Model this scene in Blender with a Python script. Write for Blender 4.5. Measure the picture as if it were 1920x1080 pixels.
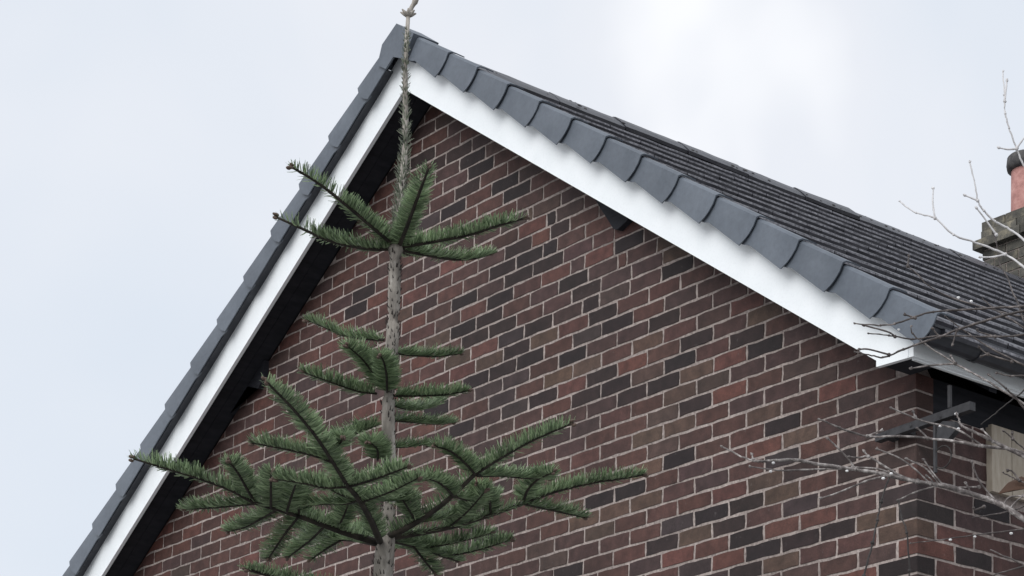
import bpy, bmesh, math, random
import numpy as np
from mathutils import Vector, Matrix

random.seed(7)
rng = np.random.default_rng(11)
for o in list(bpy.data.objects):
    bpy.data.objects.remove(o)
S = bpy.context.scene
COL = S.collection
R = math.radians

# ------------------------------------------------------------------ camera
CAM = Vector((6.06485, -6.35577, -2.74919))
YAW, PITCH, FPX = -0.803416, 0.169411, 4300.886          # solved from the brick courses
PPX, PPY = 960 + 586.58, 540 + 872.46                    # principal point: the photo is a crop
fw = Vector((math.sin(YAW) * math.cos(PITCH), math.cos(YAW) * math.cos(PITCH), math.sin(PITCH)))
rt = Vector((math.cos(YAW), -math.sin(YAW), 0))
up = rt.cross(fw)
cd = bpy.data.cameras.new('camera')
cam = bpy.data.objects.new('camera', cd)
COL.objects.link(cam)
cam.matrix_world = Matrix(((rt.x, up.x, -fw.x, CAM.x), (rt.y, up.y, -fw.y, CAM.y), (rt.z, up.z, -fw.z, CAM.z), (0, 0, 0, 1)))
cd.sensor_width = 36
cd.lens = FPX / 1920 * 36
cd.shift_x = -586.58 / 1920
cd.shift_y = 872.46 / 1920
cd.clip_start = 0.05
cd.clip_end = 4000
S.camera = cam
S.render.resolution_x, S.render.resolution_y = 1024, 576

# ------------------------------------------------------------------ world, sun, exposure
SUN_EL, SUN_AZ = R(34), R(164)           # azimuth clockwise from +Y (the sun stands behind the photographer)
W = bpy.data.worlds.new('World'); S.world = W; W.use_nodes = True
nt = W.node_tree; N = nt.nodes; N.clear()
def wn(t, **k):
    n = N.new(t)
    for a, b in k.items(): setattr(n, a, b)
    return n
out = wn('ShaderNodeOutputWorld'); bg = wn('ShaderNodeBackground'); bg.inputs['Strength'].default_value = 0.1
sky = wn('ShaderNodeTexSky', sky_type='NISHITA', sun_disc=False, sun_elevation=SUN_EL, sun_rotation=SUN_AZ)
tc = wn('ShaderNodeTexCoord')
nz = wn('ShaderNodeTexNoise'); nz.inputs['Scale'].default_value = 4.2; nz.inputs['Detail'].default_value = 4; nz.inputs['Roughness'].default_value = 0.48
nz.inputs['Distortion'].default_value = 0.4
mp = wn('ShaderNodeMapping'); mp.inputs['Location'].default_value = (3.7, 0.9, 1.9); mp.inputs['Scale'].default_value = (1, 1, 0.8)
rp = wn('ShaderNodeValToRGB')
e = rp.color_ramp.elements
e[0].position = 0.33; e[0].color = (6.3, 6.8, 7.5, 1)
e[1].position = 0.64; e[1].color = (8.8, 8.85, 9.0, 1)
m_ = e.new(0.52); m_.color = (7.2, 7.4, 7.85, 1)
mx = wn('ShaderNodeMix', data_type='RGBA'); mx.inputs[0].default_value = 0.93
L = nt.links.new
L(tc.outputs['Generated'], mp.inputs['Vector']); L(mp.outputs[0], nz.inputs['Vector']); L(nz.outputs['Fac'], rp.inputs['Fac'])
L(sky.outputs[0], mx.inputs[6]); L(rp.outputs['Color'], mx.inputs[7]); L(mx.outputs[2], bg.inputs['Color']); L(bg.outputs[0], out.inputs['Surface'])
sd = bpy.data.lights.new('sun', 'SUN'); sd.energy = 1.5; sd.angle = R(45); sd.color = (1.0, 0.985, 0.965)
so = bpy.data.objects.new('sun', sd); COL.objects.link(so)
sdir = Vector((math.sin(SUN_AZ) * math.cos(SUN_EL), math.cos(SUN_AZ) * math.cos(SUN_EL), math.sin(SUN_EL)))
so.rotation_euler = sdir.to_track_quat('Z', 'Y').to_euler(); so.location = sdir * 30
vs = S.view_settings
vs.view_transform = 'Standard'; vs.look = 'None'; vs.gamma = 1; vs.exposure = 0.3; vs.use_curve_mapping = False

# ------------------------------------------------------------------ pixel helpers (1920x1080 photo pixels)
def ray(u, v):
    return rt * ((u - PPX) / FPX) + up * ((PPY - v) / FPX) + fw
def on_y(u, v, y):
    d = ray(u, v); return CAM + d * ((y - CAM.y) / d.y)
def on_x(u, v, x):
    d = ray(u, v); return CAM + d * ((x - CAM.x) / d.x)
def at(u, v, rng_):
    d = ray(u, v); return CAM + d * (rng_ / math.hypot(d.x, d.y))
def to_px(P):
    d = Vector(P) - CAM; w = d.dot(fw)
    return PPX + FPX * d.dot(rt) / w, PPY - FPX * d.dot(up) / w

# ------------------------------------------------------------------ material helpers
def srgb(r, g, b, k=1.0):
    f = lambda c: ((c / 255) / 12.92 if c / 255 <= 0.04045 else ((c / 255 + 0.055) / 1.055) ** 2.4) * k
    return (f(r), f(g), f(b), 1)
class M:
    def __init__(s, name):
        s.m = bpy.data.materials.new(name); s.m.use_nodes = True
        s.t = s.m.node_tree; s.b = s.t.nodes['Principled BSDF']
    def n(s, typ, **k):
        x = s.t.nodes.new(typ)
        for a, b in k.items():
            if isinstance(a, str) and a.startswith('i_'): x.inputs[a[2:].replace('_', ' ')].default_value = b
            else: setattr(x, a, b)
        return x
    def l(s, a, b): s.t.links.new(a, b)
    def noise(s, scale, detail=4, rough=.55, space='Object', vscale=None):
        c = s.n('ShaderNodeTexCoord'); z = s.n('ShaderNodeTexNoise')
        z.inputs['Scale'].default_value = scale; z.inputs['Detail'].default_value = detail; z.inputs['Roughness'].default_value = rough
        if vscale:
            mp = s.n('ShaderNodeMapping'); mp.inputs['Scale'].default_value = vscale
            s.l(c.outputs[space], mp.inputs[0]); s.l(mp.outputs[0], z.inputs[0])
        else: s.l(c.outputs[space], z.inputs[0])
        return z
    def gnoise(s, scale, detail=4, rough=.55, vscale=None):
        """noise in world position"""
        g = s.n('ShaderNodeNewGeometry'); z = s.n('ShaderNodeTexNoise')
        z.inputs['Scale'].default_value = scale; z.inputs['Detail'].default_value = detail; z.inputs['Roughness'].default_value = rough
        if vscale:
            mp = s.n('ShaderNodeMapping'); mp.inputs['Scale'].default_value = vscale
            s.l(g.outputs['Position'], mp.inputs[0]); s.l(mp.outputs[0], z.inputs[0])
        else: s.l(g.outputs['Position'], z.inputs[0])
        return z
    def ramp(s, src, stops):
        r = s.n('ShaderNodeValToRGB'); e = r.color_ramp.elements
        e[0].position, e[0].color = stops[0]; e[1].position, e[1].color = stops[-1]
        for p, c in stops[1:-1]: q = e.new(p); q.color = c
        s.l(src, r.inputs['Fac']); return r.outputs['Color']
    def mix(s, a, b, fac, mode='MIX'):
        x = s.n('ShaderNodeMix', data_type='RGBA', blend_type=mode)
        for sock, v in ((x.inputs[6], a), (x.inputs[7], b), (x.inputs[0], fac)):
            if hasattr(v, 'links'): s.l(v, sock)
            else: sock.default_value = v
        return x.outputs[2]
    def bump(s, src, strength, dist=.004):
        b = s.n('ShaderNodeBump'); b.inputs['Strength'].default_value = strength; b.inputs['Distance'].default_value = dist
        s.l(src, b.inputs['Height']); s.l(b.outputs[0], s.b.inputs['Normal'])
    def done(s, col=None, rough=.7, spec=.4):
        if col is not None:
            if hasattr(col, 'links'): s.l(col, s.b.inputs['Base Color'])
            else: s.b.inputs['Base Color'].default_value = col
        if hasattr(rough, 'links'): s.l(rough, s.b.inputs['Roughness'])
        else: s.b.inputs['Roughness'].default_value = rough
        s.b.inputs['Specular IOR Level'].default_value = spec
        return s.m
def g(v): return (v, v, v, 1)

def brick_material(name, attr):
    m = M(name)
    if attr:
        a = m.n('ShaderNodeAttribute'); a.attribute_name = 'brick_colour'; base = a.outputs['Color']
    else:
        a = m.n('ShaderNodeObjectInfo'); base = a.outputs['Color']
    blot = m.gnoise(17, 5, .6); fine = m.gnoise(150, 4, .65); big = m.gnoise(1.6, 5, .6)
    c = m.mix(base, m.ramp(blot.outputs['Fac'], [(.28, g(.62)), (.5, g(1)), (.74, g(1.45))]), 1.0, 'MULTIPLY')
    c = m.mix(c, m.ramp(fine.outputs['Fac'], [(.25, g(.74)), (.5, g(1)), (.78, g(1.35))]), 1.0, 'MULTIPLY')
    # lime and mortar smears
    sm = m.gnoise(36, 5, .7); smm = m.ramp(sm.outputs['Fac'], [(.63, g(0)), (.76, g(.5))])
    c = m.mix(c, (.2, .185, .18, 1), smm)
    c = m.mix(c, m.ramp(big.outputs['Fac'], [(.3, g(.72)), (.7, g(1.22))]), 1.0, 'MULTIPLY')
    m.bump(fine.outputs['Fac'], .5, .004)
    return m.done(c, .72, .35)
MAT = {}
MAT['brick'] = brick_material('fired_brick', False)
MAT['brick_attr'] = brick_material('fired_brick_joined', True)
m = M('mortar'); a = m.gnoise(60, 5, .65); b2 = m.gnoise(2.2, 5, .6)
c = m.ramp(a.outputs['Fac'], [(.25, srgb(112, 103, 100)), (.5, srgb(156, 145, 140)), (.8, srgb(192, 181, 175))])
c = m.mix(c, m.ramp(b2.outputs['Fac'], [(.3, g(.7)), (.65, g(1.1))]), 1.0, 'MULTIPLY')
m.bump(a.outputs['Fac'], .8, .006); MAT['mortar'] = m.done(c, .92, .2)
m = M('white_upvc'); a = m.gnoise(7, 4, .6); b2 = m.gnoise(90, 3)
c = m.ramp(a.outputs['Fac'], [(.3, (.83, .87, .89, 1)), (.65, (.88, .915, .935, 1))])
c = m.mix(c, m.ramp(b2.outputs['Fac'], [(.2, g(.93)), (.5, g(1))]), 1.0, 'MULTIPLY')
MAT['white'] = m.done(c, .38, .4)
m = M('grey_verge_plastic'); a = m.gnoise(5, 4, .6); b2 = m.gnoise(45, 5, .7); oi = m.n('ShaderNodeObjectInfo')
c = m.ramp(a.outputs['Fac'], [(.3, srgb(84, 91, 100)), (.7, srgb(99, 106, 115))])
c = m.mix(c, m.ramp(oi.outputs['Random'], [(0, g(.92)), (1, g(1.07))]), 1.0, 'MULTIPLY')
c = m.mix(c, m.ramp(b2.outputs['Fac'], [(.25, g(.84)), (.5, g(1)), (.8, g(1.16))]), 1.0, 'MULTIPLY')
m.bump(b2.outputs['Fac'], .15, .002); MAT['cap'] = m.done(c, .5, .4)
m = M('slate_grey_tile'); a = m.gnoise(7, 5, .65); b2 = m.gnoise(70, 4, .7); oi = m.n('ShaderNodeObjectInfo'); li = m.gnoise(24, 6, .7)
c = m.ramp(a.outputs['Fac'], [(.3, srgb(40, 41, 47)), (.7, srgb(60, 60, 67))])
c = m.mix(c, m.ramp(oi.outputs['Random'], [(0, g(.88)), (1, g(1.14))]), 1.0, 'MULTIPLY')
c = m.mix(c, m.ramp(b2.outputs['Fac'], [(.25, g(.7)), (.5, g(1)), (.8, g(1.4))]), 1.0, 'MULTIPLY')
c = m.mix(c, (.16, .155, .15, 1), m.ramp(li.outputs['Fac'], [(.62, g(0)), (.75, g(.55))]))
m.bump(b2.outputs['Fac'], .35, .003); MAT['tile'] = m.done(c, .42, .5)
m = M('tile_edge_highlight'); a = m.gnoise(55, 5, .7)
MAT['tile_edge'] = m.done(m.ramp(a.outputs['Fac'], [(.32, srgb(56, 56, 62)), (.5, srgb(106, 106, 112)), (.72, srgb(150, 150, 156))]), .6, .4)  # arris highlight painted as a lighter colour on the tiles' front chamfers
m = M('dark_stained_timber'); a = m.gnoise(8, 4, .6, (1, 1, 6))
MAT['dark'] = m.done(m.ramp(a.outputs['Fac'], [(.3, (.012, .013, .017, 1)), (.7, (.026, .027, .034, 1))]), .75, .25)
m = M('black_gutter'); a = m.gnoise(14, 4)
MAT['gutter'] = m.done(m.ramp(a.outputs['Fac'], [(.3, (.030, .033, .042, 1)), (.7, (.055, .058, .068, 1))]), .5, .4)
m = M('weathered_iron'); a = m.gnoise(30, 5, .7)
MAT['iron'] = m.done(m.ramp(a.outputs['Fac'], [(.3, (.018, .018, .021, 1)), (.7, (.046, .046, .05, 1))]), .65, .4)
m = M('cream_board'); a = m.gnoise(9, 5, .65, (1, 6, 1)); oi = m.n('ShaderNodeObjectInfo')
c = m.ramp(a.outputs['Fac'], [(.3, srgb(148, 138, 124)), (.7, srgb(174, 165, 152))])
MAT['cream'] = m.done(c, .7, .3)
m = M('window_glass'); MAT['glass'] = m.done((.012, .013, .016, 1), .08, .5)
m = M('sooty_stock_brick'); a = m.gnoise(11, 5, .7); oi = m.n('ShaderNodeObjectInfo')
c = m.ramp(a.outputs['Fac'], [(.3, srgb(70, 70, 68)), (.52, srgb(98, 96, 90)), (.72, srgb(150, 143, 125))])
c = m.mix(c, m.ramp(oi.outputs['Random'], [(0, g(.55)), (1, g(1.15))]), 1.0, 'MULTIPLY')
m.bump(a.outputs['Fac'], .6, .01); MAT['soot'] = m.done(c, .9, .2)
m = M('terracotta'); a = m.gnoise(18, 5, .6)
MAT['terra'] = m.done(m.ramp(a.outputs['Fac'], [(.25, srgb(138, 100, 95)), (.5, srgb(172, 127, 121)), (.75, srgb(190, 150, 142))]), .8, .25)
m = M('sooty_pot_rim'); a = m.gnoise(20, 4)
MAT['rim'] = m.done(m.ramp(a.outputs['Fac'], [(.35, (.05, .05, .055, 1)), (.7, (.12, .115, .11, 1))]), .85, .2)
m = M('fir_bark'); a = m.gnoise(26, 5, .65, (1, 1, .35)); b2 = m.gnoise(160, 4, .7, (1, 1, .25))
c = m.ramp(a.outputs['Fac'], [(.25, srgb(92, 87, 82)), (.5, srgb(146, 140, 133)), (.75, srgb(200, 195, 187))])
c = m.mix(c, m.ramp(b2.outputs['Fac'], [(.3, g(.62)), (.5, g(1))]), 1.0, 'MULTIPLY')
m.bump(b2.outputs['Fac'], .7, .003); MAT['fir_bark'] = m.done(c, .8, .3)
m = M('fir_shoot'); a = m.gnoise(40, 4)
MAT['fir_shoot'] = m.done(m.ramp(a.outputs['Fac'], [(.3, (.014, .012, .011, 1)), (.7, (.05, .042, .034, 1))]), .8, .25)
m = M('fir_bud'); MAT['bud'] = m.done(srgb(92, 78, 70), .7, .3)
def needle_mat(name, lo, hi):
    m = M(name); g_ = m.n('ShaderNodeNewGeometry'); a = m.gnoise(9, 3)
    c = m.ramp(g_.outputs['Random Per Island'], [(0, lo), (1, hi)])
    c = m.mix(c, m.ramp(a.outputs['Fac'], [(.3, g(.75)), (.7, g(1.25))]), 1.0, 'MULTIPLY')
    m.done(c, .36, .5)
    tr = m.n('ShaderNodeBsdfTranslucent'); ms = m.n('ShaderNodeMixShader'); ms.inputs[0].default_value = .38
    m.l(c, tr.inputs['Color']); o = m.t.nodes['Material Output']
    m.l(m.b.outputs[0], ms.inputs[1]); m.l(tr.outputs[0], ms.inputs[2]); m.l(ms.outputs[0], o.inputs['Surface'])
    return m.m
MAT['needle'] = needle_mat('fir_needle', (.058, .094, .050, 1), (.37, .48, .28, 1))
MAT['needle_old'] = needle_mat('fir_needle_grey', (.10, .12, .085, 1), (.27, .30, .23, 1))
m = M('needle_scar'); MAT['scar'] = m.done((.035, .03, .028, 1), .8, .2)
m = M('silver_twig_bark'); a = m.gnoise(60, 5, .7); b2 = m.gnoise(9, 3)
c = m.ramp(a.outputs['Fac'], [(.30, srgb(52, 47, 47)), (.5, srgb(112, 105, 103)), (.70, srgb(196, 191, 188))])
c = m.mix(c, m.ramp(b2.outputs['Fac'], [(.35, g(.6)), (.65, g(1.15))]), 1.0, 'MULTIPLY')
m.bump(a.outputs['Fac'], .6, .002); MAT['twig'] = m.done(c, .6, .4)
m = M('brown_twig_bark'); a = m.gnoise(60, 5, .7)
MAT['twig_mid'] = m.done(m.ramp(a.outputs['Fac'], [(.3, srgb(38, 33, 33)), (.52, srgb(74, 67, 65)), (.74, srgb(140, 132, 129))]), .5, .45)
m = M('pale_twig_bark'); a = m.gnoise(60, 5, .7)
MAT['twig_pale'] = m.done(m.ramp(a.outputs['Fac'], [(.28, srgb(165, 163, 163)), (.74, srgb(232, 231, 232))]), .6, .4)
m = M('dark_twig_bark'); a = m.gnoise(60, 5, .7)
MAT['twig_dark'] = m.done(m.ramp(a.outputs['Fac'], [(.3, (.018, .016, .016, 1)), (.7, (.06, .054, .052, 1))]), .65, .3)
m = M('dead_leaf'); MAT['leaf'] = m.done(srgb(74, 56, 46), .8, .2)
m = M('water'); m.b.inputs['Base Color'].default_value = (1, 1, 1, 1); m.b.inputs['Roughness'].default_value = 0.0
m.b.inputs['IOR'].default_value = 1.33; m.b.inputs['Transmission Weight'].default_value = .25; MAT['water'] = m.m  # mostly opaque white: the drops' bright glint is put into the colour
m = M('concrete_paving'); a = m.gnoise(.7, 6, .65); b2 = m.gnoise(18, 5, .7)
c = m.ramp(a.outputs['Fac'], [(.3, (.22, .215, .21, 1)), (.7, (.33, .325, .32, 1))])
c = m.mix(c, m.ramp(b2.outputs['Fac'], [(.3, g(.8)), (.7, g(1.15))]), 1.0, 'MULTIPLY')
m.bump(b2.outputs['Fac'], .6, .01); MAT['paving'] = m.done(c, .9, .2)

# ------------------------------------------------------------------ mesh helpers
def mesh(name, verts, faces, mat, smooth=False):
    me = bpy.data.meshes.new(name)
    me.from_pydata([tuple(v) for v in verts], [], [tuple(f) for f in faces])
    me.materials.append(mat)
    if smooth:
        me.polygons.foreach_set('use_smooth', [True] * len(me.polygons))
    me.update()
    return me
def link(name, me, parent=None, loc=None):
    o = bpy.data.objects.new(name, me); COL.objects.link(o)
    if loc is not None: o.location = loc
    if parent is not None:
        o.parent = parent
        if parent.type == 'EMPTY': o.matrix_parent_inverse = Matrix.Translation(-parent.location)
    return o
def thing(name, label, cat, loc, group=None):
    o = bpy.data.objects.new(name, None); COL.objects.link(o); o.location = loc; o.empty_display_size = .2
    o['label'] = label; o['category'] = cat
    if group: o['group'] = group
    return o
class MB:
    def __init__(s): s.v = []; s.f = []
    def box(s, x0, x1, y0, y1, z0, z1):
        k = len(s.v)
        s.v += [(x, y, z) for z in (z0, z1) for y in (y0, y1) for x in (x0, x1)]
        s.f += [tuple(k + i for i in q) for q in ((0, 2, 3, 1), (4, 5, 7, 6), (0, 1, 5, 4), (2, 6, 7, 3), (0, 4, 6, 2), (1, 3, 7, 5))]
    def prism_y(s, poly, y0, y1):
        """polygon of (x,z), counter-clockwise seen from -y, extruded along y"""
        k = len(s.v); n = len(poly)
        s.v += [(x, y0, z) for x, z in poly] + [(x, y1, z) for x, z in poly]
        s.f.append(tuple(range(k, k + n))); s.f.append(tuple(range(k + 2 * n - 1, k + n - 1, -1)))
        for i in range(n):
            j = (i + 1) % n; s.f.append((k + j, k + i, k + n + i, k + n + j))
    def tube(s, pts, rad, sides=6, cap=True):
        pts = [Vector(p) for p in pts]; n = len(pts); k = len(s.v)
        ref = Vector((0, 0, 1))
        for i, p in enumerate(pts):
            t = (pts[min(i + 1, n - 1)] - pts[max(i - 1, 0)])
            if t.length < 1e-9: t = Vector((0, 0, 1))
            t.normalize()
            a = t.cross(ref)
            if a.length < 1e-3: a = t.cross(Vector((1, 0, 0)))
            a.normalize(); b = t.cross(a); ref = -b if False else ref
            r = rad[i] if hasattr(rad, '__len__') else rad
            for q in range(sides):
                w = 2 * math.pi * q / sides
                s.v.append(tuple(p + (a * math.cos(w) + b * math.sin(w)) * r))
        for i in range(n - 1):
            for q in range(sides):
                q2 = (q + 1) % sides
                s.f.append((k + i * sides + q, k + (i + 1) * sides + q, k + (i + 1) * sides + q2, k + i * sides + q2))
        if cap:
            s.f.append(tuple(k + q for q in range(sides))); s.f.append(tuple(k + (n - 1) * sides + q for q in reversed(range(sides))))
    def blob(s, c, r, seg=8, rings=5, sq=(1, 1, 1), axis=None):
        k = len(s.v); c = Vector(c)
        rot = axis.to_track_quat('Z', 'Y').to_matrix() if axis is not None else Matrix.Identity(3)
        s.v.append(tuple(c + rot @ Vector((0, 0, r * sq[2]))))
        for i in range(1, rings):
            th = math.pi * i / rings
            for j in range(seg):
                ph = 2 * math.pi * j / seg
                s.v.append(tuple(c + rot @ Vector((r * sq[0] * math.sin(th) * math.cos(ph), r * sq[1] * math.sin(th) * math.sin(ph), r * sq[2] * math.cos(th)))))
        s.v.append(tuple(c + rot @ Vector((0, 0, -r * sq[2]))))
        for j in range(seg): s.f.append((k, k + 1 + j, k + 1 + (j + 1) % seg))
        for i in range(rings - 2):
            for j in range(seg):
                a = k + 1 + i * seg; j2 = (j + 1) % seg
                s.f.append((a + j, a + seg + j, a + seg + j2, a + j2))
        a = k + 1 + (rings - 2) * seg; e_ = k + 1 + (rings - 1) * seg
        for j in range(seg): s.f.append((e_, a + (j + 1) % seg, a + j))
    def build(s, name, mat, parent=None, smooth=False, loc=None):
        return link(name, mesh(name, s.v, s.f, mat, smooth), parent, loc)

# ------------------------------------------------------------------ ground
GZ = -4.45
mb = MB(); mb.box(-900, 900, -900, 900, GZ - .3, GZ)
gr = mb.build('ground', MAT['paving']); gr['kind'] = 'structure'

# ------------------------------------------------------------------ the house: frames of the two roof slopes
APX, APZ = -3.452, 2.640                 # lower edge of the bargeboards at the apex
THR, THL = R(34.30), R(33.17)
OV = .20                                 # verge overhang
DEPTH = 6.4                              # house depth
XL = -6.904
mR, mL = math.tan(THR), math.tan(THL)
def FR(s, n, y): return (APX + s * math.cos(THR) + n * math.sin(THR), y, APZ - s * math.sin(THR) + n * math.cos(THR))
def FL(s, n, y): return (APX - s * math.cos(THL) - n * math.sin(THL), y, APZ - s * math.sin(THL) + n * math.cos(THL))
def zline(x): return APZ - mR * (x - APX) if x > APX else APZ - mL * (APX - x)

house = thing('brick_house', 'dark red brick house with white bargeboards and grey tiled gable roof', 'house', (APX, 0, GZ))

# --- mortar backing of the gable wall and of the side wall
soff = lambda x: zline(x) + .035
mb = MB()
mb.prism_y([(XL + .004, GZ), (-.0042, GZ), (-.0042, .288), (-.05, soff(-.05) + .02), (APX, soff(APX)), (XL + .004, soff(XL))], .0035, .10)
gable = mb.build('gable_wall', MAT['mortar'], house)
mb = MB(); mb.box(-.1, -.0035, .1005, DEPTH, GZ, .148)
sidew = mb.build('side_wall', MAT['mortar'], house)
mb = MB(); mb.box(XL + .004, XL + .1, .1005, DEPTH, GZ, .3); mb.box(XL + .1, -.1, DEPTH - .1, DEPTH, GZ, .3)
mb.prism_y([(XL, .301), (-.1, .301), (APX, APZ)], DEPTH - .1, DEPTH - .002)
mb.build('rear_wall', MAT['brick_attr'], house)

# --- bricks
BW, BH = .215, .065
def kx(k): return -(9 - k) * .225
def RR(o, s): return lambda x, y: (o[0] + x / s, o[1] + y / s)
R5, R6, R7 = RR((760, 540), 4.5), RR((900, 300), 4.5), RR((740, 160), 4.5)
measured = {   # perpends read off the photo in the upper courses, where the bond drifts
 16: (R5, [(550, 490), (780, 400), (1000, 305), (1240, 205), (1490, 105), (1635, 30)]),
 17: (R5, [(470, 400), (700, 310), (935, 205), (1160, 115), (1400, 5)]),
 18: (R6, [(660, 1010), (910, 905), (1160, 800), (1235, 785), (1490, 680)]),
 19: (R6, [(515, 950), (760, 840), (880, 800), (1130, 700), (1380, 640)]),
 20: (R6, [(200, 970), (445, 850), (700, 750), (950, 650), (1130, 600)]),
 21: (R6, [(75, 915), (300, 800), (530, 700), (650, 650), (885, 550)]),
 22: (R6, [(205, 730), (435, 620), (590, 560), (755, 480), (1000, 410)]),
 23: (R6, [(95, 650), (320, 560), (560, 440), (640, 410), (875, 330)]),
 24: (R6, [(400, 390), (445, 375), (680, 275)]),
 25: (R6, [(85, 440), (310, 320), (530, 225)]),
 26: (R7, [(915, 880), (1145, 780)]),
 27: (R7, [(600, 920), (815, 815), (1045, 695)]),
 28: (R7, [(505, 850), (720, 750), (950, 630)]),
 29: (R7, [(405, 800), (615, 685), (835, 570)]),
 30: (R7, [(340, 735), (545, 620), (765, 490)]),
 31: (R7, [(430, 565), (650, 440)]),
 32: (R7, [(130, 610), (340, 495), (550, 395)]),
 33: (R7, [(230, 455), (445, 335)]),
 34: (R7, [(130, 390), (340, 290)]),
 35: (R7, [(250, 255)]),
}
def perps(c):
    if c in measured:
        f, pts = measured[c]
        xs = sorted(on_y(*f(x, y + 45), 0).x for x, y in pts)
        while xs[-1] < .3: xs.append(xs[-1] + .225)
        lo = xs[0]
        while lo > XL - .3: lo -= .225; xs.insert(0, lo)
        return xs
    off = 0 if c % 2 == 0 else .5
    return [kx(k + off) + (random.uniform(-.006, .006) if k + off < 8 else 0) for k in range(-24, 10)]

def px_list(f, pts): return [f(*q) for q in pts]
r1, r2, r3 = RR((1400, 780), 3.6), RR((1080, 840), 4.5), RR((1080, 600), 4.5)
q2 = RR((480, 270), 3)
DARK = px_list(r2, [(845, 95), (190, 440), (460, 360), (1140, 580), (1430, 490), (730, 820), (1310, 630), (1450, 750), (1590, 860), (1820, 800), (1480, 1040), (1800, 220), (20, 1010)]) \
     + px_list(r3, [(220, 420), (360, 560), (480, 620), (740, 530), (1010, 690), (110, 620), (1740, 860), (1580, 200), (750, 20), (40, 250), (1010, 150), (900, 300), (480, 630)]) \
     + px_list(r1, [(240, 60), (620, 270), (620, 770), (370, 830), (110, 910), (60, 790), (740, 330), (340, 390), (50, 1030), (1000, 980)]) \
     + px_list(R5, [(500, 90), (1500, 55), (1120, 310), (580, 400), (820, 320), (490, 320), (710, 240), (960, 500), (1420, 550), (600, 750), (150, 125), (850, 640), (1060, 560), (1660, 220), (1540, 850), (1150, 910), (300, 990)]) \
     + px_list(R6, [(410, 770), (580, 800), (190, 910), (330, 970), (600, 720), (680, 550), (600, 470), (870, 1050), (1270, 650), (1640, 870)]) \
     + px_list(R7, [(620, 830), (500, 1020), (1030, 840), (730, 640), (560, 500), (240, 600), (390, 610), (100, 670)]) \
     + px_list(q2, [(1190, 240), (1080, 360), (1390, 680), (1640, 660), (1470, 740), (1170, 870), (1610, 1010), (1840, 810), (950, 890), (540, 850), (560, 910), (1440, 620), (840, 110)])
BLUE = px_list(r2, [(1010, 1010), (1820, 480), (1800, 50), (860, 630)]) + px_list(r1, [(370, 570), (1000, 540), (1130, 610)]) \
     + px_list(R5, [(1560, 370), (880, 740), (840, 910), (920, 1000), (900, 400), (600, 950)]) + px_list(q2, [(1010, 440), (960, 430)])
RED = px_list(r2, [(870, 900), (1750, 640), (1290, 400), (1010, 860)]) + px_list(R5, [(660, 500), (80, 790), (1290, 1020), (1400, 790), (200, 640)]) \
    + px_list(R6, [(510, 630), (420, 530), (1010, 760), (640, 900)]) + px_list(r3, [(420, 350), (1240, 640), (1250, 400)]) + px_list(r1, [(250, 740), (500, 680), (90, 200)])
TAN = px_list(r3, [(600, 180), (1010, 400), (870, 860), (880, 580), (1650, 730), (1440, 60)]) + px_list(r1, [(240, 510), (270, 980), (880, 660), (960, 800)]) \
    + px_list(r2, [(180, 700), (590, 160), (330, 540), (960, 720), (590, 440)]) + px_list(R5, [(700, 590), (1170, 440), (1560, 620)])
K = .61
PAL = {'dark': [(40, 33, 36), (48, 39, 40), (34, 30, 34), (54, 43, 43)], 'blue': [(66, 58, 60), (74, 65, 66), (60, 53, 56)],
       'red': [(110, 73, 67), (106, 71, 65), (100, 68, 63)], 'tan': [(98, 80, 70), (92, 76, 67), (102, 85, 74)],
       'brown': [(92, 66, 62), (86, 63, 60), (95, 67, 62), (88, 62, 58), (82, 62, 60)], 'plum': [(80, 62, 62), (75, 60, 60), (82, 65, 64)], 'grey': [(86, 71, 67), (80, 67, 64)]}
def near(lst, u, v, ru, rv): return any(abs(u - a) < ru and abs(v - b) < rv for a, b in lst)
def brick_colour(x0, x1, zc):
    xc = (x0 + x1) / 2; u, v = to_px((xc, 0, zc))
    hit = None
    for key, lst in (('dark', DARK), ('blue', BLUE), ('red', RED), ('tan', TAN)):
        for a, b in lst:
            P = on_y(a, b, 0)
            if x0 - .005 < P.x < x1 + .005 and abs(P.z - zc) < .04: hit = key; break
        if hit: break
    if not hit:
        right = min(1, max(0, (xc + 6.5) / 6.5))
        w = [('brown', .60), ('plum', .12 + .14 * right), ('grey', .03 + .08 * right), ('dark', .02), ('red', .16 - .1 * right), ('tan', .01 + .04 * right)]
        hit = random.choices([a for a, _ in w], [b for _, b in w])[0]
    c = random.choice(PAL[hit]); j = random.uniform(.9, 1.1)
    s_ = srgb(*c); av = srgb(84, 62, 59); s_ = [a * .86 + b * .14 for a, b in zip(s_, av)]
    return (s_[0] * 1.07 * K * j * random.uniform(.95, 1.06), s_[1] * K * j, s_[2] * .95 * K * j * random.uniform(.95, 1.05), 1)

def brick_mesh_data(w, h, d, seed, jitter=.0032):
    """front outline of 12 points (uneven arrises), sides running back; centred, front at y=0"""
    r = random.Random(seed); pts = []
    xs = [-w / 2, -w / 4, 0, w / 4, w / 2]
    for x in xs[:-1]: pts.append((x, -h / 2))
    for z in (-h / 2, 0): pts.append((w / 2, z))
    for x in reversed(xs[1:]): pts.append((x, h / 2))
    for z in (h / 2, 0): pts.append((-w / 2, z))
    v = []
    for x, z in pts:
        v.append((x - math.copysign(.002, x) + r.uniform(-jitter, jitter), r.uniform(0, .0012), z - math.copysign(.0015, z) + r.uniform(-jitter, jitter)))
    n = len(pts)
    for (x, z), a in zip(pts, list(v)): v.append((a[0] + math.copysign(.0012, x), d, a[2] + math.copysign(.0012, z)))
    f = [tuple(range(n))] + [((i + 1) % n, i, n + i, n + (i + 1) % n) for i in range(n)]
    return v, f
_bm = {}
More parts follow.
